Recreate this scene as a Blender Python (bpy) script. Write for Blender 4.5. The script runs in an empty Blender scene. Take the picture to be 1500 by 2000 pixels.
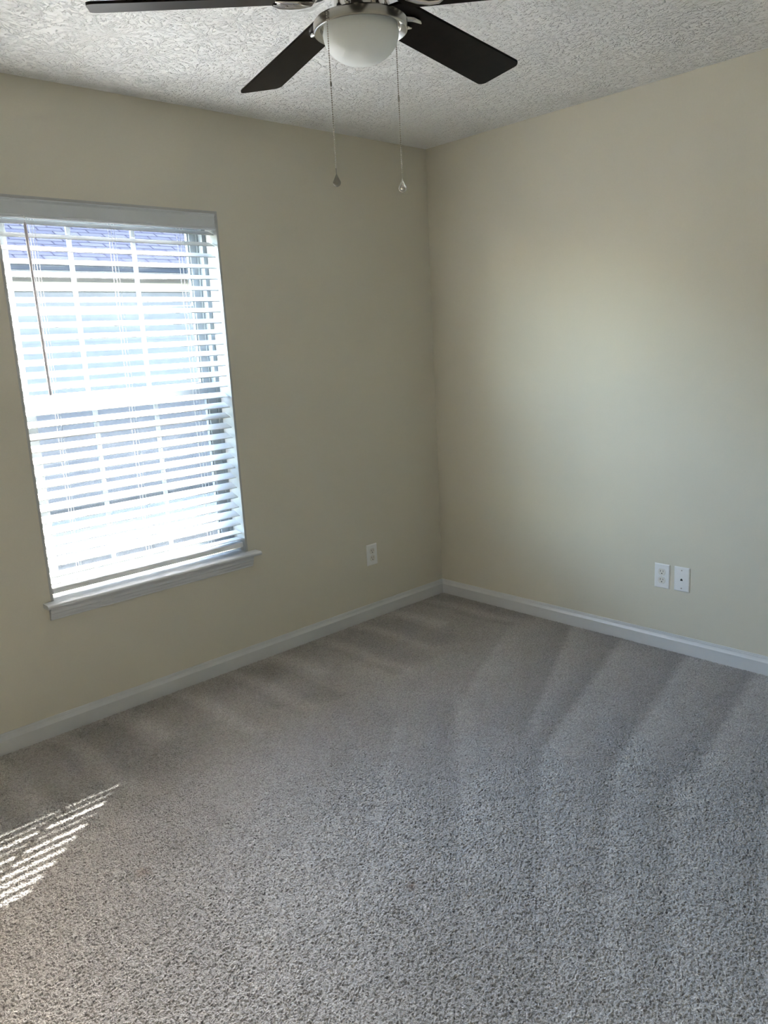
import bpy, bmesh, math, random
from mathutils import Vector, Matrix

sc = bpy.context.scene
C = sc.collection
R = math.radians
random.seed(7)

# ------------------------------------------------------------------ camera
cam_d = bpy.data.cameras.new('camera')
cam = bpy.data.objects.new('camera', cam_d)
C.objects.link(cam)
cam.location = (-3.25896, -3.04455, 1.45426)
cam.rotation_mode = 'XYZ'
cam.rotation_euler = (R(77.86708), R(3.03656), R(-43.44967))
cam_d.sensor_fit = 'HORIZONTAL'
cam_d.sensor_width = 36.0
cam_d.lens = 1534.42 * 36.0 / 1500.0
cam_d.clip_start = 0.02
sc.camera = cam

# ------------------------------------------------------------------ light
world = bpy.data.worlds.new('sky')
sc.world = world
world.use_nodes = True
wn = world.node_tree
wn.nodes.clear()
w_out = wn.nodes.new('ShaderNodeOutputWorld')
w_bg = wn.nodes.new('ShaderNodeBackground')
w_sky = wn.nodes.new('ShaderNodeTexSky')
w_sky.sky_type = 'NISHITA'
w_sky.sun_disc = False
w_sky.sun_elevation = R(36.6)
w_sky.sun_rotation = R(51.7)
w_sky.air_density = 1.0
w_sky.dust_density = 1.5
w_sky.ozone_density = 1.0
w_bg.inputs['Strength'].default_value = 1.36
w_mul = wn.nodes.new('ShaderNodeVectorMath')     # haze: a slightly whiter sky
w_mul.operation = 'MULTIPLY'
w_mul.inputs[1].default_value = (1.035, 0.98, 0.90)
wn.links.new(w_sky.outputs['Color'], w_mul.inputs[0])
wn.links.new(w_mul.outputs[0], w_bg.inputs['Color'])
wn.links.new(w_bg.outputs['Background'], w_out.inputs['Surface'])

sun_d = bpy.data.lights.new('sun', 'SUN')
sun_d.energy = 11.0
sun_d.angle = R(0.53)
sun_d.color = (1.0, 0.97, 0.93)
sun = bpy.data.objects.new('sun', sun_d)
C.objects.link(sun)
sun.location = (6, 6, 8)
sun.rotation_euler = Vector((-0.785, -0.62, -0.744)).to_track_quat('-Z', 'Y').to_euler()

def portal(loc, direction, w, h):
    d = bpy.data.lights.new('window_portal', 'AREA')
    d.shape = 'RECTANGLE'
    d.size = w
    d.size_y = h
    d.cycles.is_portal = True
    o = bpy.data.objects.new('window_portal', d)
    C.objects.link(o)
    o.location = loc
    o.rotation_euler = Vector(direction).to_track_quat('-Z', 'Z').to_euler()
portal((-1.774, 0.19, 1.29), (0, -1, 0), 0.95, 1.55)

vs = sc.view_settings
vs.view_transform = 'Standard'
vs.look = 'None'
vs.exposure = 3.5
vs.gamma = 1.0
vs.use_curve_mapping = False
sc.cycles.max_bounces = 14
sc.cycles.diffuse_bounces = 8
sc.cycles.glossy_bounces = 4
sc.cycles.transparent_max_bounces = 16
sc.cycles.sample_clamp_indirect = 8.0
sc.cycles.use_denoising = True

# ------------------------------------------------------------------ materials
def new_mat(name):
    m = bpy.data.materials.new(name)
    m.use_nodes = True
    nt = m.node_tree
    return m, nt, nt.nodes['Principled BSDF']

def N(nt, t, **kw):
    n = nt.nodes.new(t)
    for k, v in kw.items():
        if k in n.inputs.keys():
            n.inputs[k].default_value = v
        else:
            setattr(n, k, v)
    return n

def mathn(nt, op, a, b=None, c=None, clamp=False):
    n = nt.nodes.new('ShaderNodeMath')
    n.operation = op
    n.use_clamp = clamp
    for i, v in enumerate((a, b, c)):
        if v is None:
            continue
        if isinstance(v, (int, float)):
            n.inputs[i].default_value = v
        else:
            nt.links.new(v, n.inputs[i])
    return n.outputs[0]

def ramp(nt, fac, stops):
    n = nt.nodes.new('ShaderNodeValToRGB')
    el = n.color_ramp.elements
    while len(el) < len(stops):
        el.new(0.5)
    for e, (p, c) in zip(el, stops):
        e.position = p
        e.color = (c[0], c[1], c[2], 1) if not isinstance(c, (int, float)) else (c, c, c, 1)
    nt.links.new(fac, n.inputs[0])
    return n.outputs[0]

def plain(name, col, rough=0.5, metal=0.0, bump=0.0, scale=60.0, spec=0.5, var=0.03):
    """painted / plastic / metal surface with a faint procedural variation"""
    m, nt, b = new_mat(name)
    tc = N(nt, 'ShaderNodeTexCoord')
    nz = N(nt, 'ShaderNodeTexNoise', Scale=scale, Detail=3.0)
    nt.links.new(tc.outputs['Object'], nz.inputs['Vector'])
    lo = tuple(c * (1 - var) for c in col)
    hi = tuple(min(1, c * (1 + var)) for c in col)
    nt.links.new(ramp(nt, nz.outputs['Fac'], [(0.3, lo), (0.7, hi)]), b.inputs['Base Color'])
    b.inputs['Roughness'].default_value = rough
    b.inputs['Metallic'].default_value = metal
    b.inputs['Specular IOR Level'].default_value = spec
    if bump:
        bp = N(nt, 'ShaderNodeBump', Strength=bump, Distance=0.002)
        nt.links.new(nz.outputs['Fac'], bp.inputs['Height'])
        nt.links.new(bp.outputs['Normal'], b.inputs['Normal'])
    return m

M = {}
M['wall'] = plain('wall_paint', (0.66, 0.625, 0.525), rough=0.6, bump=0.12, scale=160, spec=0.3, var=0.01)
M['trim'] = plain('white_trim_paint', (0.64, 0.65, 0.66), rough=0.35, bump=0.03, scale=40, var=0.01)
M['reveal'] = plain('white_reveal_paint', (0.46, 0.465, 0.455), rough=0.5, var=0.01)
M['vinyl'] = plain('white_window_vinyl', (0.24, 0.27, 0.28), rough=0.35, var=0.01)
M['slat'] = plain('white_faux_wood_slat', (0.80, 0.81, 0.82), rough=0.4, scale=25, var=0.015)
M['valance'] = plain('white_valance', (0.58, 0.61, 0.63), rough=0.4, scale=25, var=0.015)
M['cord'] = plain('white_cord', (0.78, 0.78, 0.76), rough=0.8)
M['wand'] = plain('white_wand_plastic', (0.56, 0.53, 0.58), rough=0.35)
M['plate'] = plain('white_wall_plate', (0.83, 0.83, 0.83), rough=0.3, var=0.01)
M['device'] = plain('ivory_white_receptacle', (0.76, 0.74, 0.69), rough=0.35, var=0.01)
M['slot'] = plain('dark_slot', (0.012, 0.011, 0.010), rough=0.6)
M['gap'] = plain('shadow_gap_grey', (0.22, 0.21, 0.20), rough=0.7)
M['screw'] = plain('screw_metal', (0.42, 0.40, 0.37), rough=0.35, metal=1.0)
M['blade_dark'] = plain('espresso_blade', (0.011, 0.008, 0.007), rough=0.36, scale=30, var=0.25, spec=0.06)
M['bowl'] = plain('frosted_white_glass', (0.92, 0.955, 0.945), rough=0.55, var=0.005, spec=0.2)
M['chain'] = plain('nickel_chain', (0.66, 0.64, 0.58), rough=0.25, metal=1.0)
M['chrome'] = plain('polished_nickel', (0.75, 0.73, 0.70), rough=0.14, metal=1.0)
M['pendant'] = plain('dark_nickel_pendant', (0.34, 0.33, 0.29), rough=0.3, metal=1.0)

def brushed():
    m, nt, b = new_mat('brushed_nickel')
    tc = N(nt, 'ShaderNodeTexCoord')
    mp = N(nt, 'ShaderNodeMapping')
    mp.inputs['Scale'].default_value = (8, 8, 900)
    nt.links.new(tc.outputs['Object'], mp.inputs['Vector'])
    nz = N(nt, 'ShaderNodeTexNoise', Scale=1.0, Detail=2.0)
    nt.links.new(mp.outputs['Vector'], nz.inputs['Vector'])
    nt.links.new(ramp(nt, nz.outputs['Fac'], [(0.3, (0.50, 0.48, 0.44)), (0.7, (0.60, 0.58, 0.54))]), b.inputs['Base Color'])
    b.inputs['Metallic'].default_value = 1.0
    nt.links.new(mathn(nt, 'MULTIPLY_ADD', nz.outputs['Fac'], 0.1, 0.17), b.inputs['Roughness'])
    return m
M['nickel'] = brushed()

def glass_pane():
    m = bpy.data.materials.new('window_glass')
    m.use_nodes = True
    nt = m.node_tree
    nt.nodes.clear()
    out = N(nt, 'ShaderNodeOutputMaterial')
    tr = N(nt, 'ShaderNodeBsdfTransparent')
    tr.inputs['Color'].default_value = (0.96, 0.975, 0.97, 1)
    gl = N(nt, 'ShaderNodeBsdfGlossy', Roughness=0.02)
    fr = N(nt, 'ShaderNodeFresnel')
    ge = N(nt, 'ShaderNodeNewGeometry')
    nt.links.new(mathn(nt, 'MULTIPLY_ADD', ge.outputs['Backfacing'], 1 / 1.22 - 1.22, 1.22), fr.inputs['IOR'])
    mx = N(nt, 'ShaderNodeMixShader')
    nt.links.new(fr.outputs[0], mx.inputs[0])
    nt.links.new(tr.outputs[0], mx.inputs[1])
    nt.links.new(gl.outputs[0], mx.inputs[2])
    nt.links.new(mx.outputs[0], out.inputs['Surface'])
    return m
M['glass'] = glass_pane()

def screen_mat():
    m = bpy.data.materials.new('insect_screen_mesh')
    m.use_nodes = True
    nt = m.node_tree
    nt.nodes.clear()
    out = N(nt, 'ShaderNodeOutputMaterial')
    tr = N(nt, 'ShaderNodeBsdfTransparent')
    df = N(nt, 'ShaderNodeBsdfDiffuse')
    df.inputs['Color'].default_value = (0.09, 0.09, 0.095, 1)
    mx = N(nt, 'ShaderNodeMixShader')
    mx.inputs[0].default_value = 0.28
    nt.links.new(tr.outputs[0], mx.inputs[1])
    nt.links.new(df.outputs[0], mx.inputs[2])
    nt.links.new(mx.outputs[0], out.inputs['Surface'])
    return m
M['screen'] = screen_mat()

def ceiling_mat():
    m, nt, b = new_mat('stomped_ceiling_texture')
    tc = N(nt, 'ShaderNodeTexCoord')
    L = nt.links
    heights = []
    wob = N(nt, 'ShaderNodeTexNoise', Scale=9.0, Detail=2.0)
    L.new(tc.outputs['Object'], wob.inputs['Vector'])
    off = N(nt, 'ShaderNodeVectorMath', operation='MULTIPLY_ADD')
    off.inputs[1].default_value = (0.05, 0.05, 0.0)
    L.new(wob.outputs['Color'], off.inputs[0])
    L.new(tc.outputs['Object'], off.inputs[2])
    for sca, kang, krad, th in ((4.2, 14.5, 30.0, 0.0), (8.0, 9.0, 36.0, 17.0)):
        vo = N(nt, 'ShaderNodeTexVoronoi', Scale=sca)
        vo.voronoi_dimensions = '2D'
        mp = N(nt, 'ShaderNodeMapping')
        mp.inputs['Location'].default_value = (th, th * 0.37, 0)
        L.new(off.outputs[0], mp.inputs['Vector'])
        L.new(mp.outputs[0], vo.inputs['Vector'])
        sub = N(nt, 'ShaderNodeVectorMath', operation='SUBTRACT')
        L.new(mp.outputs[0], sub.inputs[0])
        L.new(vo.outputs['Position'], sub.inputs[1])
        sp = N(nt, 'ShaderNodeSeparateXYZ')
        L.new(sub.outputs[0], sp.inputs[0])
        ang = mathn(nt, 'ARCTAN2', sp.outputs['Y'], sp.outputs['X'])
        r2 = mathn(nt, 'ADD', mathn(nt, 'MULTIPLY', sp.outputs['X'], sp.outputs['X']), mathn(nt, 'MULTIPLY', sp.outputs['Y'], sp.outputs['Y']))
        rad = mathn(nt, 'SQRT', r2)
        cb = N(nt, 'ShaderNodeCombineXYZ')
        L.new(mathn(nt, 'MULTIPLY', ang, kang), cb.inputs[0])
        L.new(mathn(nt, 'MULTIPLY', rad, krad), cb.inputs[1])
        spc = N(nt, 'ShaderNodeSeparateColor')
        L.new(vo.outputs['Color'], spc.inputs[0])
        L.new(mathn(nt, 'MULTIPLY', spc.outputs[0], 60.0), cb.inputs[2])
        nz = N(nt, 'ShaderNodeTexNoise', Scale=1.0, Detail=1.5, Distortion=0.6)
        L.new(cb.outputs[0], nz.inputs['Vector'])
        ridge = ramp(nt, nz.outputs['Fac'], [(0.545, 0.0), (0.62, 1.0)])
        heights.append(ridge)
    # strokes come and go in patches
    pn = N(nt, 'ShaderNodeTexNoise', Scale=55.0, Detail=1.0)
    L.new(tc.outputs['Object'], pn.inputs['Vector'])
    gate = ramp(nt, pn.outputs['Fac'], [(0.38, 0.0), (0.55, 1.0)])
    h = mathn(nt, 'MAXIMUM', heights[0], mathn(nt, 'MULTIPLY', heights[1], 0.85))
    h = mathn(nt, 'MULTIPLY', h, gate)
    fn = N(nt, 'ShaderNodeTexNoise', Scale=130.0, Detail=2.0)
    L.new(tc.outputs['Object'], fn.inputs['Vector'])
    hh = mathn(nt, 'MULTIPLY_ADD', fn.outputs['Fac'], 0.2, h)
    bp = N(nt, 'ShaderNodeBump', Strength=1.0, Distance=0.009)
    L.new(hh, bp.inputs['Height'])
    L.new(bp.outputs['Normal'], b.inputs['Normal'])
    b.inputs['Base Color'].default_value = (0.86, 0.86, 0.845, 1)
    b.inputs['Roughness'].default_value = 0.85
    b.inputs['Specular IOR Level'].default_value = 0.2
    return m
M['ceiling'] = ceiling_mat()

STAINS = ((-2.445, -1.061, 0.030), (-1.964, -1.674, 0.022))   # two faint rust marks on the pile
def carpet_mat():
    m, nt, b = new_mat('twisted_pile_carpet')
    L = nt.links
    tc = N(nt, 'ShaderNodeTexCoord')
    tuft = N(nt, 'ShaderNodeTexNoise', Scale=150.0, Detail=2.5, Roughness=0.6, Distortion=1.1)
    L.new(tc.outputs['Object'], tuft.inputs['Vector'])
    vo = N(nt, 'ShaderNodeTexVoronoi', Scale=172.0)
    L.new(tc.outputs['Object'], vo.inputs['Vector'])
    fine = N(nt, 'ShaderNodeTexNoise', Scale=420.0, Detail=2.0)
    L.new(tc.outputs['Object'], fine.inputs['Vector'])
    broad = N(nt, 'ShaderNodeTexNoise', Scale=7.0, Detail=3.0)
    L.new(tc.outputs['Object'], broad.inputs['Vector'])
    lean = N(nt, 'ShaderNodeAttribute')
    lean.attribute_name = 'pile_lean'
    # two-tone taupe yarn, tuft by tuft; shade between tufts put into the colour
    wob = N(nt, 'ShaderNodeVectorMath', operation='MULTIPLY_ADD')
    wn_ = N(nt, 'ShaderNodeTexNoise', Scale=90.0, Detail=2.0)
    L.new(tc.outputs['Object'], wn_.inputs['Vector'])
    wob.inputs[1].default_value = (0.012, 0.012, 0.0)
    L.new(wn_.outputs['Color'], wob.inputs[0])
    L.new(tc.outputs['Object'], wob.inputs[2])
    L.new(wob.outputs[0], vo.inputs['Vector'])
    vo.inputs['Randomness'].default_value = 1.0
    cs = N(nt, 'ShaderNodeSeparateColor')
    L.new(vo.outputs['Color'], cs.inputs[0])
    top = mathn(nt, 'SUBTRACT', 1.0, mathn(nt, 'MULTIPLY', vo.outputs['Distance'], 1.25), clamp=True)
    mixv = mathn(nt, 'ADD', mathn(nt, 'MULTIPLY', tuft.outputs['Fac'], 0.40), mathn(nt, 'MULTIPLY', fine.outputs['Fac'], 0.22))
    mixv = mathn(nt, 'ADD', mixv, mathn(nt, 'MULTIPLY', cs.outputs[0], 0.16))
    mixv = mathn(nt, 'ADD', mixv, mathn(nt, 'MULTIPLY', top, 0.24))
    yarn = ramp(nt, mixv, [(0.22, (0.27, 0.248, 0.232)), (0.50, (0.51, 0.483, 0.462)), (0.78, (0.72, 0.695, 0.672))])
    k = mathn(nt, 'MULTIPLY_ADD', lean.outputs['Fac'], 0.42, 0.80)  # vacuum strokes: sheen of the leaning pile put into the yarn colour
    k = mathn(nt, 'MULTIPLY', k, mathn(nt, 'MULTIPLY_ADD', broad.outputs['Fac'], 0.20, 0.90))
    mul = N(nt, 'ShaderNodeVectorMath', operation='SCALE')
    L.new(yarn, mul.inputs[0])
    L.new(k, mul.inputs['Scale'])
    base = mul.outputs[0]
    for px_, py_, rad_ in STAINS:
        dv = N(nt, 'ShaderNodeVectorMath', operation='DISTANCE')
        L.new(tc.outputs['Object'], dv.inputs[0])
        dv.inputs[1].default_value = (px_, py_, 0)
        msk = mathn(nt, 'MULTIPLY', mathn(nt, 'SUBTRACT', 1.0, mathn(nt, 'DIVIDE', dv.outputs['Value'], rad_), clamp=True), mathn(nt, 'MULTIPLY', tuft.outputs['Fac'], 1.1), clamp=True)
        mx = N(nt, 'ShaderNodeMix', data_type='RGBA')
        L.new(msk, mx.inputs['Factor'])
        L.new(base, mx.inputs[6])
        mx.inputs[7].default_value = (0.30, 0.19, 0.15, 1)
        base = mx.outputs[2]
    L.new(base, b.inputs['Base Color'])
    b.inputs['Roughness'].default_value = 0.95
    b.inputs['Specular IOR Level'].default_value = 0.1
    b.inputs['Sheen Weight'].default_value = 0.15
    b.inputs['Sheen Roughness'].default_value = 0.5
    h = mathn(nt, 'ADD', mathn(nt, 'MULTIPLY', tuft.outputs['Fac'], 0.75), mathn(nt, 'MULTIPLY', top, 0.40))
    h = mathn(nt, 'ADD', h, mathn(nt, 'MULTIPLY', fine.outputs['Fac'], 0.18))
    dp = N(nt, 'ShaderNodeDisplacement', Midlevel=0.70, Scale=0.012)
    L.new(h, dp.inputs['Height'])
    L.new(dp.outputs[0], nt.nodes['Material Output'].inputs['Displacement'])
    m.displacement_method = 'BOTH'
    return m
M['carpet'] = carpet_mat()

def shingle_mat():
    m, nt, b = new_mat('asphalt_shingles')
    L = nt.links
    tc = N(nt, 'ShaderNodeTexCoord')
    br = N(nt, 'ShaderNodeTexBrick')
    br.inputs['Scale'].default_value = 1.0
    br.inputs['Brick Width'].default_value = 0.31
    br.inputs['Row Height'].default_value = 0.122
    br.inputs['Mortar Size'].default_value = 0.009
    br.inputs['Color1'].default_value = (0.0125, 0.0130, 0.0175, 1)
    br.inputs['Color2'].default_value = (0.0165, 0.0170, 0.0215, 1)
    br.inputs['Mortar'].default_value = (0.0050, 0.0050, 0.0075, 1)
    L.new(tc.outputs['UV'], br.inputs['Vector'])
    nz = N(nt, 'ShaderNodeTexNoise', Scale=30.0, Detail=4.0)
    L.new(tc.outputs['UV'], nz.inputs['Vector'])
    mul = N(nt, 'ShaderNodeVectorMath', operation='SCALE')
    L.new(br.outputs['Color'], mul.inputs[0])
    L.new(mathn(nt, 'MULTIPLY_ADD', nz.outputs['Fac'], 0.6, 0.7), mul.inputs['Scale'])
    L.new(mul.outputs[0], b.inputs['Base Color'])
    b.inputs['Roughness'].default_value = 0.9
    b.inputs['Specular IOR Level'].default_value = 0.0
    return m
M['shingle'] = shingle_mat()

def siding_mat():
    m, nt, b = new_mat('pale_lap_siding')
    L = nt.links
    tc = N(nt, 'ShaderNodeTexCoord')
    sp = N(nt, 'ShaderNodeSeparateXYZ')
    L.new(tc.outputs['Object'], sp.inputs[0])
    fr = mathn(nt, 'FRACT', mathn(nt, 'DIVIDE', sp.outputs['Z'], 0.115))
    bp = N(nt, 'ShaderNodeBump', Strength=0.9, Distance=0.012)
    L.new(mathn(nt, 'SUBTRACT', 1.0, fr), bp.inputs['Height'])
    L.new(bp.outputs['Normal'], b.inputs['Normal'])
    nz = N(nt, 'ShaderNodeTexNoise', Scale=12.0, Detail=3.0)
    L.new(tc.outputs['Object'], nz.inputs['Vector'])
    L.new(ramp(nt, nz.outputs['Fac'], [(0.3, (0.043, 0.043, 0.046)), (0.7, (0.049, 0.049, 0.051))]), b.inputs['Base Color'])
    b.inputs['Roughness'].default_value = 0.6
    b.inputs['Specular IOR Level'].default_value = 0.0
    return m
M['siding'] = siding_mat()
M['fascia'] = plain('dark_fascia_paint', (0.012, 0.0135, 0.017), rough=0.5, spec=0.0)
M['soffit'] = plain('white_soffit', (0.50, 0.50, 0.49), rough=0.5, spec=0.0)
M['frieze'] = plain('cream_frieze_board', (0.105, 0.098, 0.088), rough=0.5, spec=0.0)
M['soil'] = plain('dry_lawn', (0.03, 0.03, 0.028), rough=0.95, scale=20, var=0.35, bump=0.4, spec=0.0)
M['concrete'] = plain('pale_concrete', (0.09, 0.09, 0.088), rough=0.9, scale=15, var=0.08, spec=0.0)

# ------------------------------------------------------------------ mesh builder
class MB:
    def __init__(self):
        self.v, self.f = [], []

    def add(self, vs_, fs):
        o = len(self.v)
        self.v += [tuple(p) for p in vs_]
        self.f += [tuple(i + o for i in q) for q in fs]
        return self

    def box(self, a, b):
        x0, y0, z0 = a
        x1, y1, z1 = b
        return self.add([(x0, y0, z0), (x1, y0, z0), (x1, y1, z0), (x0, y1, z0), (x0, y0, z1), (x1, y0, z1), (x1, y1, z1), (x0, y1, z1)],
                        [(0, 3, 2, 1), (4, 5, 6, 7), (0, 1, 5, 4), (1, 2, 6, 5), (2, 3, 7, 6), (3, 0, 4, 7)])

    def loft(self, A, B):
        """two matching closed outlines joined and capped"""
        n = len(A)
        return self.add(list(A) + list(B), [(i, (i + 1) % n, n + (i + 1) % n, n + i) for i in range(n)] + [tuple(range(n))[::-1], tuple(range(n, 2 * n))])

    def rings(self, rings, cap=True):
        n = len(rings[0])
        vs_, fs = [], []
        for r in rings:
            vs_ += list(r)
        for k in range(len(rings) - 1):
            for i in range(n):
                fs.append((k * n + i, k * n + (i + 1) % n, (k + 1) * n + (i + 1) % n, (k + 1) * n + i))
        if cap:
            fs.append(tuple(range(n))[::-1])
            fs.append(tuple(range((len(rings) - 1) * n, len(rings) * n)))
        return self.add(vs_, fs)

    def lathe(self, prof, c, n=64, cap=True):
        rings = [[(c[0] + max(r, 1e-5) * math.cos(2 * math.pi * i / n), c[1] + max(r, 1e-5) * math.sin(2 * math.pi * i / n), z) for i in range(n)] for r, z in prof]
        return self.rings(rings, cap)

    def tube(self, path, r, n=8):
        path = [Vector(p) for p in path]
        rr = r if isinstance(r, (list, tuple)) else [r] * len(path)
        rings = []
        up = None
        for k, p in enumerate(path):
            t = (path[min(k + 1, len(path) - 1)] - path[max(k - 1, 0)]).normalized()
            if up is None or abs(up.dot(t)) > 0.95:
                up = Vector((0, 0, 1)) if abs(t.z) < 0.9 else Vector((1, 0, 0))
            s = t.cross(up).normalized()
            u = s.cross(t).normalized()
            up = u
            rings.append([p + (s * math.cos(2 * math.pi * i / n) + u * math.sin(2 * math.pi * i / n)) * rr[k] for i in range(n)])
        return self.rings(rings)

    def ball(self, c, r, sub=1, scale=(1, 1, 1)):
        bm = bmesh.new()
        bmesh.ops.create_icosphere(bm, subdivisions=sub, radius=r)
        bm.verts.ensure_lookup_table()
        vs_ = [(c[0] + v.co.x * scale[0], c[1] + v.co.y * scale[1], c[2] + v.co.z * scale[2]) for v in bm.verts]
        fs = [tuple(v.index for v in f.verts) for f in bm.faces]
        bm.free()
        return self.add(vs_, fs)

    def build(self, name, mat, parent=None, origin=(0, 0, 0), smooth=None, bevel=0.0, seg=2):
        me = bpy.data.meshes.new(name)
        me.from_pydata([(x - origin[0], y - origin[1], z - origin[2]) for x, y, z in self.v], [], self.f)
        bm = bmesh.new()
        bm.from_mesh(me)
        bmesh.ops.recalc_face_normals(bm, faces=bm.faces)
        if bevel:
            es = [e for e in bm.edges if e.is_manifold and e.calc_face_angle(0) > R(40)]
            bmesh.ops.bevel(bm, geom=es, offset=bevel, segments=seg, profile=0.5, affect='EDGES', clamp_overlap=True)
        if smooth is not None:
            for f in bm.faces:
                f.smooth = True
            for e in bm.edges:
                if e.is_manifold and e.calc_face_angle(0) > R(smooth):
                    e.smooth = False
        bm.to_mesh(me)
        bm.free()
        me.materials.append(mat)
        o = bpy.data.objects.new(name, me)
        C.objects.link(o)
        if parent is not None:
            o.parent = parent
        else:
            o.location = origin
        return o

def tag(o, label=None, cat=None, group=None, kind=None):
    if label: o['label'] = label
    if cat: o['category'] = cat
    if group: o['group'] = group
    if kind: o['kind'] = kind
    return o

def empty(name, loc):
    o = bpy.data.objects.new(name, None)
    o.empty_display_size = 0.1
    C.objects.link(o)
    o.location = loc
    return o

# ------------------------------------------------------------------ the room
H = 2.44
X0, Y0 = -3.92, -3.32          # far ends of the room, behind the camera
OX0, OX1, OZ0, OZ1 = -2.220, -1.328, 0.540, 2.030      # window opening
LN = 0.010                      # white liner of the opening

wl = MB()
a0, a1, b0, b1 = OX0 - LN, OX1 + LN, OZ0 - 0.02, OZ1 + LN
xe = [X0 - 0.12, a0, a1, 0.12]
for k in (0, 2):
    wl.box((xe[k], 0, -0.02), (xe[k + 1], 0.17, H))
for k in (1,):
    wl.box((xe[k], 0, -0.02), (xe[k + 1], 0.17, b0)).box((xe[k], 0, b1), (xe[k + 1], 0.17, H))
tag(wl.build('wall_left', M['wall']), 'beige painted wall with the blind-covered window in it', 'wall', kind='structure')
tag(MB().box((0, Y0 - 0.12, -0.02), (0.12, 0, H)).build('wall_right', M['wall']),
    'beige painted wall with two white plates low down', 'wall', kind='structure')
tag(MB().box((X0 - 0.12, Y0 - 0.12, -0.02), (0, Y0, H)).build('wall_back', M['wall']),
    'beige painted wall opposite the window wall', 'wall', kind='structure')
tag(MB().box((X0 - 0.12, Y0, -0.02), (X0, 0, H)).build('wall_front', M['wall']),
    'beige painted wall facing the plain right wall', 'wall', kind='structure')
tag(MB().box((X0 - 0.12, Y0 - 0.12, H), (0.12, 0.17, H + 0.1)).build('ceiling', M['ceiling']),
    'white stomp-textured ceiling above the fan', 'ceiling', kind='structure')

# carpeted floor: a grid fine enough to carry the brushed pile direction
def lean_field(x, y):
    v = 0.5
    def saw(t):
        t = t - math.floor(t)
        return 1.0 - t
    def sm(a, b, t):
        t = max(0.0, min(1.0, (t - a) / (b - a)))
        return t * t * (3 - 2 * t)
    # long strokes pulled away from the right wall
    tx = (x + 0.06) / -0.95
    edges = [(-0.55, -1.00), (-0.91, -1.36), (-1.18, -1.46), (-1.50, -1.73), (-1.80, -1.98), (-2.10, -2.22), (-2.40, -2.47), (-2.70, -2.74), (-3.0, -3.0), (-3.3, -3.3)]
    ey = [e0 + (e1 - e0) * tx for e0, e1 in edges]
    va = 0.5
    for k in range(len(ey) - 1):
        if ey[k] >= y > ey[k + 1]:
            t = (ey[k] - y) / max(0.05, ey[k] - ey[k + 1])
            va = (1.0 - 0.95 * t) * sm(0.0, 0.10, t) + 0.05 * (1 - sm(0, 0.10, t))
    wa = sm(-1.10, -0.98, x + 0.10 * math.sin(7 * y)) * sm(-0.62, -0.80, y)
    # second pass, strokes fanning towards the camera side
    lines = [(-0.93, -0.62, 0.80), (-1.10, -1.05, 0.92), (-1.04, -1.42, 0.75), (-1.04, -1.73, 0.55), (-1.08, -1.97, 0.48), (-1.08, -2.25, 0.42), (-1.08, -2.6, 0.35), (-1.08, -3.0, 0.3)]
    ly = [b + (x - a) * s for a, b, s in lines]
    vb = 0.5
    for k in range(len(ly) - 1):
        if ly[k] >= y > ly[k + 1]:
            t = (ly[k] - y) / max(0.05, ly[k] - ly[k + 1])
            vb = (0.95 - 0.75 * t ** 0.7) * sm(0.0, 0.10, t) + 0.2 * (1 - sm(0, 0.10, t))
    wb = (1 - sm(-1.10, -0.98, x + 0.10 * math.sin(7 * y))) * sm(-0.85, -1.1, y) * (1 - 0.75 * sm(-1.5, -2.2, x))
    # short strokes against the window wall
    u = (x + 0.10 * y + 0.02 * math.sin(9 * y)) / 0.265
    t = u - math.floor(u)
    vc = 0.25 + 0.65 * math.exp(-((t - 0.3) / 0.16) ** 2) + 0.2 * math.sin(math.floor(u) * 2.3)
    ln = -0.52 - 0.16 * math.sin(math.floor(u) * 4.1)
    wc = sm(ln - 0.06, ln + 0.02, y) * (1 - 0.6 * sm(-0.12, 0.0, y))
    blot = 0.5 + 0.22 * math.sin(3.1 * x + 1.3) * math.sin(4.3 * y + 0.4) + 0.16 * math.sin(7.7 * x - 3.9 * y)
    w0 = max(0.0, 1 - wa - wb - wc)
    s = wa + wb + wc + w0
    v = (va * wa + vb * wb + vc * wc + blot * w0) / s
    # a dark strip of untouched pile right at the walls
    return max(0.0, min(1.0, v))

nx, ny = 156, 132
xs = [X0 + (0 - X0) * i / nx for i in range(nx + 1)]
ys = [Y0 + (0 - Y0) * j / ny for j in range(ny + 1)]
fl = MB()
fl.v = [(x, y, 0.0) for y in ys for x in xs]
fl.f = [(j * (nx + 1) + i, j * (nx + 1) + i + 1, (j + 1) * (nx + 1) + i + 1, (j + 1) * (nx + 1) + i) for j in range(ny) for i in range(nx)]
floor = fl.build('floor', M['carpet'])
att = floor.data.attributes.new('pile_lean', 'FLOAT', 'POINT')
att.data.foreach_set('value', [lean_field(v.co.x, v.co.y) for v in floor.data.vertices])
sub = floor.modifiers.new('pile_resolution', 'SUBSURF')
sub.subdivision_type = 'SIMPLE'
sub.levels = 0
sub.render_levels = 3
tag(floor, 'grey taupe twist-pile carpet with vacuum stroke marks', 'carpet', kind='structure')

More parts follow.
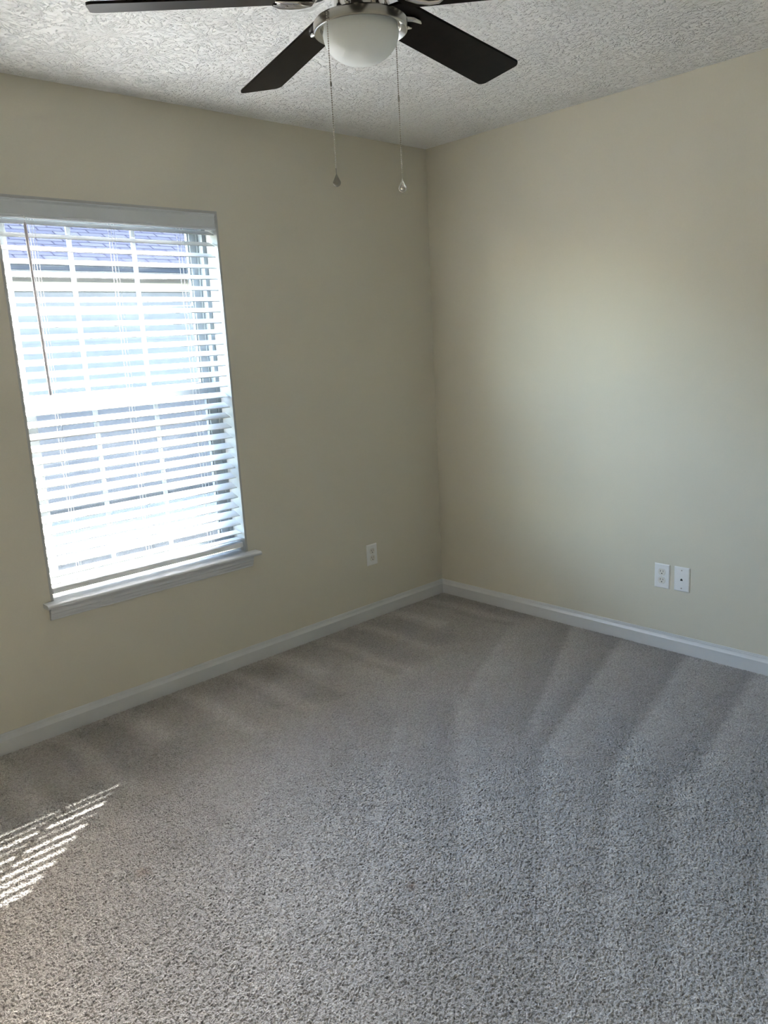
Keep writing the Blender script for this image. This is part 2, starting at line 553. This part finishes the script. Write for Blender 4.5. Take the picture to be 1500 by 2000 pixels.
# baseboards, mitred in the corners
BB = [(0, -0.02), (0.0135, -0.02), (0.0140, 0.054), (0.0130, 0.0560), (0.0065, 0.0660), (0.0055, 0.0695), (0.0055, 0.0722),
      (0.0042, 0.0735), (0.0040, 0.0775), (0.0030, 0.0800), (0, 0.0800)]
def board(name, label, fa, fb):
    m = MB()
    m.loft([fa(d, z) for d, z in BB], [fb(d, z) for d, z in BB])
    tag(m.build(name, M['trim'], smooth=25), label, 'baseboard', kind='structure')
board('baseboard_left', 'white moulded baseboard along the window wall', lambda d, z: (X0 + d, -d, z), lambda d, z: (-d, -d, z))
board('baseboard_right', 'white moulded baseboard under the two wall plates', lambda d, z: (-d, -d, z), lambda d, z: (-d, Y0 + d, z))
board('baseboard_back', 'white moulded baseboard along the wall opposite the window', lambda d, z: (-d, Y0 + d, z), lambda d, z: (X0 + d, Y0 + d, z))
board('baseboard_front', 'white moulded baseboard opposite the right wall', lambda d, z: (X0 + d, Y0 + d, z), lambda d, z: (X0 + d, -d, z))

# ------------------------------------------------------------------ window
def frame_ring(m, x0, x1, z0, z1, w, y0, y1, wb=None, wt=None):
    wb = w if wb is None else wb
    wt = w if wt is None else wt
    m.box((x0, y0, z0), (x0 + w, y1, z1)).box((x1 - w, y0, z0), (x1, y1, z1))
    m.box((x0 + w, y0, z0), (x1 - w, y1, z0 + wb)).box((x0 + w, y0, z1 - wt), (x1 - w, y1, z1))
def xsweep(m, prof, xa, xb, ina=0.0, inb=0.0):
    """profile (y, z) swept along x; ends drawn in with distance from the wall"""
    A = [(xa - ina * y, y, z) for y, z in prof]
    B = [(xb + inb * y, y, z) for y, z in prof]
    m.loft(A, B)
FY0, FY1 = 0.090, 0.165
SP = [(-0.0005, 0.522), (-0.046, 0.522), (-0.0510, 0.5245), (-0.0535, 0.529), (-0.0535, 0.533), (-0.0510, 0.5375), (-0.046, 0.5398), (-0.0005, 0.5398)]
AP = [(-0.0005, 0.5218), (-0.026, 0.5218), (-0.026, 0.514), (-0.022, 0.511), (-0.020, 0.507), (-0.020, 0.496), (-0.017, 0.492), (-0.0165, 0.486),
      (-0.0125, 0.478), (-0.0105, 0.474), (-0.0105, 0.469), (-0.0085, 0.467), (-0.0005, 0.467)]
def make_window(dx, name, trim, lab_w, lab_t):
    OX0, OX1 = -2.220 + dx, -1.328 + dx
    win = empty(name, (-1.774 + dx, 0.10, OZ0))
    WO = tuple(win.location)
    tag(win, lab_w, 'window', kind='structure')

    jm = MB()
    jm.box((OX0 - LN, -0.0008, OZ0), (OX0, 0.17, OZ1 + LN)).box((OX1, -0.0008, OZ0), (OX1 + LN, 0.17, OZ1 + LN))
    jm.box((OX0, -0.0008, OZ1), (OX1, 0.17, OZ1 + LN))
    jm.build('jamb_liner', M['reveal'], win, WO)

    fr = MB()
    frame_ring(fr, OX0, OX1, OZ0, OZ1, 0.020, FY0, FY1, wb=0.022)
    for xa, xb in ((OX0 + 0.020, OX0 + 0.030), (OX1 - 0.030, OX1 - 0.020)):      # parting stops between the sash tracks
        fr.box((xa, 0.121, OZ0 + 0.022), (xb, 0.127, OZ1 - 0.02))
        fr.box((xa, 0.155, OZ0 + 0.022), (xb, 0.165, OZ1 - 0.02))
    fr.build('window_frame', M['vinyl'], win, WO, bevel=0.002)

    def sash(name, x0, x1, z0, z1, y0, y1, st, bot, top, vx, hz):
        m = MB()
        frame_ring(m, x0, x1, z0, z1, st, y0, y1, wb=bot, wt=top)
        # glazing bead
        gx0, gx1, gz0, gz1 = x0 + st, x1 - st, z0 + bot, z1 - top
        frame_ring(m, gx0, gx1, gz0, gz1, 0.008, y0 + 0.006, y1 - 0.004)
        ym = (y0 + y1) / 2
        for x in vx:
            m.box((x - 0.009, ym - 0.005, gz0 + 0.008), (x + 0.009, ym + 0.005, gz1 - 0.008))
        xl = [gx0 + 0.008] + [v for x in vx for v in (x - 0.009, x + 0.009)] + [gx1 - 0.008]
        for z in hz:
            for k in range(0, len(xl), 2):
                m.box((xl[k], ym - 0.005, z - 0.009), (xl[k + 1], ym + 0.005, z + 0.009))
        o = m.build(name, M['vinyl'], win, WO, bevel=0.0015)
        MB().box((gx0 + 0.002, ym + 0.0055, gz0 + 0.002), (gx1 - 0.002, ym + 0.0085, gz1 - 0.002)).build('pane', M['glass'], o, WO)
        return o
    SX0, SX1 = OX0 + 0.0205, OX1 - 0.0205
    sash('upper_sash', SX0, SX1, 1.282, OZ1 - 0.021, 0.1275, 0.1545, 0.040, 0.036, 0.034, (-1.914 + dx, -1.645 + dx), (1.652,))
    sash('lower_sash', SX0, SX1, OZ0 + 0.0225, 1.300, 0.0925, 0.1205, 0.042, 0.050, 0.032, (-1.912 + dx, -1.643 + dx), (0.935,))
    sk = MB().box((-1.80 + dx, 0.100, 1.300), (-1.75 + dx, 0.118, 1.308))
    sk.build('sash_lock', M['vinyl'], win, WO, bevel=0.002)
    sm_ = MB()
    frame_ring(sm_, OX0 + 0.024, OX1 - 0.024, OZ0 + 0.024, 1.30, 0.016, 0.1572, 0.1640)
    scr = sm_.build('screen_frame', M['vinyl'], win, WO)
    MB().box((OX0 + 0.04, 0.1600, OZ0 + 0.04), (OX1 - 0.04, 0.1604, 1.284)).build('screen_mesh', M['screen'], scr, WO)

    # stool and apron
    st = MB()
    xsweep(st, SP, -2.262 + dx, -1.276 + dx)
    st.box((OX0, -0.0005, 0.522), (OX1, 0.0895, 0.5398))
    stool = st.build(trim, M['trim'], smooth=50)
    tag(stool, lab_t, 'window sill', kind='structure')
    ap = MB()
    xsweep(ap, AP, -2.243 + dx, -1.302 + dx)
    ap.build('apron', M['trim'], stool, smooth=25)

make_window(0.0, 'window_1', 'trim_1', 'white double-hung window with muntin grid behind the blind', 'white window stool with moulded apron under the blind')

# ------------------------------------------------------------------ blind
bl = empty('window_blind', (-1.778, 0.03, 0.565))
BO = tuple(bl.location)
tag(bl, 'white two-inch faux wood venetian blind hanging in the window', 'blind')
BX0, BX1 = -2.214, -1.338
va = MB()
VP = [(-0.0035, 1.9615), (-0.0150, 1.9615), (-0.0165, 1.9630), (-0.0165, 1.9690), (-0.0150, 1.9705), (-0.0140, 1.9725), (-0.0140, 2.0150), (-0.0150, 2.0170),
      (-0.0158, 2.0200), (-0.0175, 2.0215), (-0.0175, 2.0262), (-0.0160, 2.0275), (-0.0035, 2.0275)]
xsweep(va, VP, -2.2175, -1.3400)
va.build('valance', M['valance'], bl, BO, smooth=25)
hr = MB()
hr.box((BX0, 0.002, 1.985), (BX1, 0.056, 2.024))
hr.build('headrail', M['slat'], bl, BO, bevel=0.002)
SLAT_TILT = 23.5
def slat(m, zf, tilt, yc=0.031):
    t = R(tilt)
    hw = 0.025
    zc = zf + hw * math.sin(t)
    prof = [(-hw, -0.0012), (-hw + 0.0004, -0.0016), (0, -0.0016), (hw - 0.0004, -0.0016), (hw, -0.0012), (hw, 0.0012), (hw - 0.0004, 0.0016), (0, 0.0018), (-hw + 0.0004, 0.0016), (-hw, 0.0012)]
    P2 = [(yc + y * math.cos(t) - z * math.sin(t), zc + y * math.sin(t) + z * math.cos(t)) for y, z in prof]
    xsweep(m, P2, BX0, BX1)
sl = MB()
zs = [1.9442 - 0.0458 * i for i in range(27)] + [0.7125, 0.6715, 0.6310, 0.6025]
tl = [SLAT_TILT] * 29 + [8, 0]
for z, t in zip(zs, tl):
    slat(sl, z, t)
sl.build('slats', M['slat'], bl, BO, smooth=40)
br = MB()
xsweep(br, [(0.006, 0.5650), (0.056, 0.5650), (0.058, 0.567), (0.058, 0.585), (0.056, 0.587), (0.006, 0.587), (0.004, 0.585), (0.004, 0.567)], BX0, BX1)
br.build('bottom_rail', M['slat'], bl, BO, smooth=40)
for x in (-2.092, -1.787, -1.486):
    c = MB()
    for y in (0.0045, 0.0575):
        for dx in (0.0,):
            c.tube([(x + dx, y, 1.985), (x + dx, y, 0.588)], 0.0006, 5)
    c.tube([(x, 0.031, 1.985), (x, 0.031, 0.588)], 0.0008, 5)
    for z, t in zip(zs, tl):
        zz = z - 0.0022
        dz = 0.052 * math.tan(R(t))
        c.tube([(x, 0.0045, zz), (x, 0.0575, zz + dz)], 0.0005, 4)
    lc = c.build('ladder_cord', M['cord'], bl, BO)
    k = MB()
    k.tube([(x - 0.022, 0.0030, 0.578), (x - 0.010, 0.0022, 0.5815), (x, 0.0025, 0.580), (x + 0.008, 0.0022, 0.576), (x + 0.020, 0.0030, 0.577)], 0.0013, 6)
    k.tube([(x - 0.012, 0.0030, 0.584), (x - 0.004, 0.0022, 0.577), (x + 0.010, 0.0022, 0.583), (x + 0.018, 0.0030, 0.580)], 0.0012, 6)
    k.build('cord_knot', M['cord'], lc, BO)
wd = MB()
WX = -2.134
wd.tube([(WX + 0.0005, -0.021, 1.945), (WX, -0.021, 1.935), (WX + 0.003, -0.021, 1.60), (WX + 0.006, -0.021, 1.331), (WX + 0.006, -0.021, 1.328)], [0.0035, 0.0056, 0.0056, 0.0060, 0.0040], 6)
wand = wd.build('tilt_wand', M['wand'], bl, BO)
hk = MB()
hk.tube([(WX, -0.006, 1.972), (WX, -0.019, 1.968), (WX, -0.026, 1.958), (WX, -0.0235, 1.946), (WX, -0.019, 1.944)], 0.0016, 6)
hk.tube([(WX, 0.002, 1.990), (WX, -0.004, 1.976), (WX, -0.008, 1.966)], 0.004, 8)
hk.build('wand_hook', M['cord'], wand, BO)

# ------------------------------------------------------------------ ceiling fan
FX, FYc = -1.9573, -1.6478
fan = empty('ceiling_fan', (FX, FYc, H))
FO = tuple(fan.location)
tag(fan, 'five-blade brushed nickel ceiling fan with dark blades and frosted bowl light', 'ceiling fan')
cc = (FX, FYc)
MB().lathe([(0.0, 2.4395), (0.078, 2.4395), (0.078, 2.425), (0.072, 2.408), (0.055, 2.392), (0.030, 2.385), (0.0, 2.385)], cc).build('canopy', M['nickel'], fan, FO, smooth=40)
MB().lathe([(0.0, 2.384), (0.045, 2.384), (0.085, 2.374), (0.104, 2.352), (0.108, 2.330), (0.108, 2.268), (0.102, 2.252), (0.085, 2.244), (0.0, 2.244)], cc).build('motor_housing', M['nickel'], fan, FO, smooth=40)
fw = MB().lathe([(0.0, 2.2435), (0.070, 2.2435), (0.070, 2.222), (0.064, 2.218), (0.0, 2.218)], cc)
fw.build('flywheel', M['chrome'], fan, FO, smooth=40)
swm = MB().lathe([(0.0, 2.2175), (0.036, 2.2175), (0.051, 2.207), (0.055, 2.198), (0.055, 2.147), (0.0, 2.147)], cc)
sw = swm.build('switch_housing', M['chrome'], fan, FO, smooth=40)
for k in range(6):
    a = R(20 + 60 * k)
    MB().lathe([(0.0, 2.163), (0.004, 2.163), (0.0055, 2.167), (0.004, 2.171), (0.0, 2.171)], (FX + 0.057 * math.cos(a), FYc + 0.057 * math.sin(a)), n=10).build('screw', M['chrome'], sw, FO, smooth=40)
rg = MB().lathe([(0.0, 2.1465), (0.076, 2.1465), (0.0955, 2.1460), (0.1010, 2.1445), (0.1032, 2.1415), (0.1035, 2.1255), (0.1027, 2.1230), (0.1005, 2.1222),
                 (0.0890, 2.1285), (0.0870, 2.1345), (0.0, 2.1345)], cc, n=96)
ring = rg.build('light_fitter_ring', M['nickel'], fan, FO, smooth=30)
bw = []
BR, BD, BZ = 0.0835, 0.0615, 2.1195
bw.append((0.0, 2.1340)); bw.append((0.0805, 2.1340)); bw.append((0.0820, 2.1280))
for k in range(0, 19):
    t = k / 18 * math.pi / 2
    bw.append((BR * math.cos(t) if k < 18 else 0.0, BZ - BD * math.sin(t)))
MB().lathe(bw, cc, n=96).build('glass_bowl', M['bowl'], fan, FO, smooth=50)

ZB, RT, TH0, WT, WR, PITCH, DROOP = 2.1811, 0.5665, R(149.90), 0.1284, 0.1085, -0.2157, 0.0793
TX, TY = 0.005, 0.0251
def blade_pt(k, r, s, up=0.0):
    """point on blade k: radius r, offset s across it, up above its mid plane"""
    a = TH0 - k * R(72)
    u = Vector((math.cos(a), math.sin(a), 0))
    n = Vector((-math.sin(a), math.cos(a), 0))
    w = n * math.cos(PITCH) + Vector((0, 0, math.sin(PITCH)))
    p = u * r + w * s + Vector((0, 0, up - DROOP * (r - 0.15)))
    p.z += TX * p.x + TY * p.y
    return Vector((FX, FYc, ZB)) + p
def blade_outline():
    r0, r1 = 0.078, RT
    def hw(r):
        return 0.5 * (WR + (WT - WR) * max(0, (r - 0.15)) / (RT - 0.15))
    pts = []
    # rounded root
    for k in range(0, 9):
        a = math.pi / 2 + math.pi * k / 8
        pts.append((r0 + 0.035 + 0.035 * math.cos(a), hw(0.15) * math.sin(a) * (1.0)))
    pts += [(0.20, -hw(0.20)), (0.35, -hw(0.35))]
    c = 0.018
    h1 = hw(r1)
    for k in range(0, 6):
        a = -math.pi / 2 + math.pi / 2 * k / 5
        pts.append((r1 - c + c * math.cos(a), -h1 + c + c * math.sin(a)))
    for k in range(0, 6):
        a = math.pi / 2 * k / 5
        pts.append((r1 - c + c * math.cos(a), h1 - c + c * math.sin(a)))
    pts += [(0.35, hw(0.35)), (0.20, hw(0.20))]
    return pts
OUT = blade_outline()
for k in range(5):
    m = MB()
    t = 0.0028
    m.rings([[blade_pt(k, r, s * 0.99, -t) for r, s in OUT], [blade_pt(k, r, s, -t + 0.0012) for r, s in OUT],
             [blade_pt(k, r, s, t - 0.0012) for r, s in OUT], [blade_pt(k, r, s * 0.99, t) for r, s in OUT]])
    bo = m.build('blade', M['blade_dark'], fan, FO, smooth=30)
    # blade iron: arm up to the flywheel and three curved fingers on the underside of the blade
    ir = MB()
    a = TH0 - k * R(72)
    hub = Vector((FX + 0.060 * math.cos(a), FYc + 0.060 * math.sin(a), 2.226))
    pA = blade_pt(k, 0.098, 0, 0.006)
    ir.tube([hub, hub.lerp(pA, 0.35) + Vector((0, 0, 0.006)), hub.lerp(pA, 0.75), blade_pt(k, 0.112, 0, -0.006)], [0.010, 0.010, 0.011, 0.010], 10)
    for s in (-1, 1):
        ir.tube([blade_pt(k, 0.108, 0.002 * s, -0.007), blade_pt(k, 0.128, 0.018 * s, -0.0085), blade_pt(k, 0.150, 0.029 * s, -0.0085), blade_pt(k, 0.172, 0.031 * s, -0.0075), blade_pt(k, 0.186, 0.026 * s, -0.0050)],
                [0.008, 0.0075, 0.0065, 0.0055, 0.003], 10)
    ir.tube([blade_pt(k, 0.108, 0, -0.007), blade_pt(k, 0.140, 0, -0.0085), blade_pt(k, 0.168, 0, -0.0075), blade_pt(k, 0.180, 0, -0.005)], [0.008, 0.0065, 0.0055, 0.003], 10)
    for r, s in ((0.150, 0.029), (0.150, -0.029), (0.160, 0.0)):
        q = blade_pt(k, r, s, -0.013)
        ir.ball(q, 0.0045, 1, (1, 1, 0.6))
    ir.build('blade_iron', M['chrome'], fan, FO, smooth=45)

def pull_chain(x, y, z_top, z_join, z_end, z_drop0, z_drop1, solid, hook_from):
    c = MB()
    z = z_top
    while z > z_end:
        if not (z_join[1] < z < z_join[0]):
            c.ball((x, y, z), 0.00175, 1)
        z -= 0.0046
    c.tube([(x, y, z_top), (x, y, z_end)], 0.0005, 5)
    c.tube([hook_from, ((hook_from[0] + x) / 2, (hook_from[1] + y) / 2, z_top + 0.004), (x, y, z_top + 0.002), (x, y, z_top - 0.003)], 0.0016, 8)
    ch = c.build('pull_chain', M['chain'], fan, FO, smooth=60)
    MB().lathe([(0.0, z_join[0]), (0.0016, z_join[0] - 0.0006), (0.0022, z_join[0] - 0.003), (0.0022, z_join[1] + 0.003), (0.0016, z_join[1] + 0.0006), (0.0, z_join[1])], (x, y), n=12).build('chain_connector', M['pendant'], ch, FO, smooth=50)
    p = MB()
    hgt = z_drop0 - z_drop1
    # teardrop seen broadside from the doorway
    side = Vector((0.72, -0.70, 0)).normalized()
    nrm = Vector((0.70, 0.72, 0)).normalized()
    def tear(t):
        zz = z_drop0 - hgt * t
        w = 0.0090 * ((t / 0.66) ** 1.05 if t < 0.66 else math.sqrt(max(0.0, 1 - ((t - 0.66) / 0.34) ** 2)))
        return zz, w
    if solid:
        rings = []
        for k in range(17):
            zz, w = tear(k / 16)
            w = max(w, 0.0008)
            rings.append([Vector((x, y, zz)) + side * w * math.cos(2 * math.pi * i / 16) + nrm * min(w, 0.0035) * math.sin(2 * math.pi * i / 16) for i in range(16)])
        p.rings(rings)
        p.tube([(x, y, z_end + 0.001), (x, y, z_drop0 - 0.002)], 0.0010, 6)
        p.build('pull_pendant', M['pendant'], ch, FO, smooth=60)
    else:
        path = []
        for k in range(17):
            zz, w = tear(k / 16)
            path.append(Vector((x, y, zz)) + side * w)
        for k in range(15, 0, -1):
            zz, w = tear(k / 16)
            path.append(Vector((x, y, zz)) - side * w)
        path.append(path[0])
        p.tube(path, 0.0013, 8)
        # light-bulb emblem inside the loop
        cz = z_drop1 + hgt * 0.30
        p.ball((x, y, cz), 0.0050, 2, (1, 1, 1))
        p.tube([(x, y, cz + 0.003), (x, y, cz + 0.011)], [0.0034, 0.0022], 10)
        p.tube([(x, y, z_end + 0.001), (x, y, z_drop0 - 0.001)], 0.0014, 6)
        p.build('pull_pendant', M['chain'], ch, FO, smooth=60)
    return ch
pull_chain(-2.0635, -1.6600, 2.1370, (2.0033, 1.9933), 1.8300, 1.8214, 1.7930, True, (-2.0120, -1.6540, 2.1560))
pull_chain(-1.8495, -1.6490, 2.1370, (2.0116, 1.9996), 1.8430, 1.8302, 1.8017, False, (-1.9020, -1.6480, 2.1560))

# ------------------------------------------------------------------ wall plates
def plate_frame(wall):
    """returns to_world(u, d, z): u along the wall as seen from the room, d out of the wall"""
    if wall == 'left':
        return lambda c, u, d, z: (c[0] + u, -d, c[1] + z)
    return lambda c, u, d, z: (-d, c[0] - u, c[1] + z)

def chamfer_plate(m, P, c, w, h, t, e=0.004):
    A = [P(c, sx * w / 2, 0.0003, sz * h / 2) for sx, sz in ((-1, -1), (1, -1), (1, 1), (-1, 1))]
    A2 = [P(c, sx * w / 2, t * 0.45, sz * h / 2) for sx, sz in ((-1, -1), (1, -1), (1, 1), (-1, 1))]
    B = [P(c, sx * (w / 2 - e), t, sz * (h / 2 - e)) for sx, sz in ((-1, -1), (1, -1), (1, 1), (-1, 1))]
    m.rings([A, A2, B])

def disc(m, P, c, u, z, r, d0, d1, n=24, flat=None, wide=1.0):
    """round boss on the plate; flat = half height where top and bottom are cut straight"""
    rings = []
    for d in (d0, d1):
        ring_ = []
        for i in range(n):
            a = 2 * math.pi * i / n
            zz = r * math.sin(a)
            if flat:
                zz = max(-flat, min(flat, zz))
            ring_.append(P(c, u + r * wide * math.cos(a), d, z + zz))
        rings.append(ring_)
    m.rings(rings)

def pbox(m, P, c, u0, u1, z0, z1, d0, d1):
    A = [P(c, u, d0, z) for u, z in ((u0, z0), (u1, z0), (u1, z1), (u0, z1))]
    B = [P(c, u, d1, z) for u, z in ((u0, z0), (u1, z0), (u1, z1), (u0, z1))]
    m.loft(A, B)

def outlet(wall, c, label, group=None):
    P = plate_frame(wall)
    o = empty('power_outlet', P(c, 0, 0, 0))
    OO = tuple(o.location)
    tag(o, label, 'outlet', group)
    m = MB()
    chamfer_plate(m, P, c, 0.0735, 0.1150, 0.0062)
    m.build('cover_plate', M['plate'], o, OO, bevel=0.0006)
    for s in (1, -1):
        q = MB()
        disc(q, P, c, 0, s * 0.0195, 0.0172, 0.0058, 0.0072, 32, flat=0.0142)
        rc = q.build('receptacle', M['device'], o, OO, bevel=0.0004)
        rim = MB()
        disc(rim, P, c, 0, s * 0.0195, 0.01765, 0.0058, 0.0064, 32, flat=0.01465)
        rim.build('gap', M['gap'], rc, OO)
        sl_ = MB()
        pbox(sl_, P, c, -0.0076, -0.0052, s * 0.0195 + 0.0000, s * 0.0195 + 0.0090, 0.0070, 0.0074)
        pbox(sl_, P, c, 0.0050, 0.0072, s * 0.0195 + 0.0010, s * 0.0195 + 0.0085, 0.0070, 0.0074)
        disc(sl_, P, c, 0, s * 0.0195 - 0.0066, 0.0028, 0.0070, 0.0074, 14)
        sl_.build('slot', M['slot'], rc, OO)
    q = MB()
    disc(q, P, c, 0, 0, 0.0032, 0.0058, 0.0072, 14)
    q.build('screw', M['device'], o, OO)
    return o

outlet('left', (-0.547, 0.3505), 'white duplex outlet plate on the window wall, right of the window')
outlet('right', (-1.3745, 0.3475), 'white duplex outlet plate on the right wall beside the phone jack')

P = plate_frame('right')
c = (-1.4685, 0.3485)
jk = empty('phone_jack', P(c, 0, 0, 0))
JO = tuple(jk.location)
tag(jk, 'white single-jack phone plate on the right wall beside the duplex outlet', 'wall jack')
m = MB()
chamfer_plate(m, P, c, 0.0715, 0.1130, 0.0062)
m.build('cover_plate', M['plate'], jk, JO, bevel=0.0006)
m = MB()
pbox(m, P, c, -0.0075, 0.0075, -0.0080, 0.0060, 0.0058, 0.0068)
sk_ = m.build('jack_socket', M['plate'], jk, JO, bevel=0.0005)
m = MB()
hole = [(-0.0056, -0.0062), (0.0056, -0.0062), (0.0056, -0.0012), (0.0028, 0.0008), (0.0028, 0.0036), (-0.0028, 0.0036), (-0.0028, 0.0008), (-0.0056, -0.0012)]
m.loft([P(c, u, 0.0064, z) for u, z in hole], [P(c, u, 0.0071, z) for u, z in hole])
m.build('socket_opening', M['slot'], sk_, JO)
for s in (1, -1):
    m = MB()
    disc(m, P, c, 0, s * 0.0417, 0.0030, 0.0058, 0.0070, 16)
    m.build('screw', M['screw'], jk, JO)

# ------------------------------------------------------------------ outside
ground = MB().box((-40, -40, -0.40), (40, 40, -0.30))
tag(ground.build('ground', M['soil']), 'strip of lawn outside the window', 'ground', kind='structure')
walk = MB().box((-10, 3.9, -0.30), (14, 5.7, -0.285))
tag(walk.build('path', M['concrete']), 'pale concrete strip beside the house next door', 'path', kind='structure')
hs = empty('neighbouring_house', (2.0, 8.0, -0.30))
HO = tuple(hs.location)
tag(hs, 'pale-sided house with grey shingled roof seen through the blind', 'house')
hx0, hx1 = -9.0, 13.0
MB().box((hx0, 6.4, -0.30), (hx1, 12.0, 2.45)).build('siding_wall', M['siding'], hs, HO)
MB().box((hx0, 6.375, 2.24), (hx1, 6.3995, 2.345)).build('frieze_board', M['frieze'], hs, HO)
MB().box((hx0 - 0.3, 6.03, 2.438), (hx1 + 0.3, 6.40, 2.449)).build('soffit', M['soffit'], hs, HO)
MB().box((hx0 - 0.3, 6.00, 2.435), (hx1 + 0.3, 6.029, 2.498)).build('fascia', M['fascia'], hs, HO, bevel=0.003)
rf = MB()
sl0 = 0.5
rf.loft([(hx0 - 0.35, 5.97, 2.499), (hx0 - 0.35, 9.2, 2.499 + sl0 * 3.23), (hx0 - 0.35, 12.4, 2.499), (hx0 - 0.35, 12.4, 2.519), (hx0 - 0.35, 9.2, 2.519 + sl0 * 3.23), (hx0 - 0.35, 5.97, 2.519)],
        [(hx1 + 0.35, 5.97, 2.499), (hx1 + 0.35, 9.2, 2.499 + sl0 * 3.23), (hx1 + 0.35, 12.4, 2.499), (hx1 + 0.35, 12.4, 2.519), (hx1 + 0.35, 9.2, 2.519 + sl0 * 3.23), (hx1 + 0.35, 5.97, 2.519)])
roof = rf.build('roof', M['shingle'], hs, HO)
uv = roof.data.uv_layers.new(name='UVMap')
for lp in roof.data.loops:
    p_ = roof.data.vertices[lp.vertex_index].co
    uv.data[lp.index].uv = (p_.x + 40.0, abs((p_.y + HO[1]) - 9.2) * 1.118)
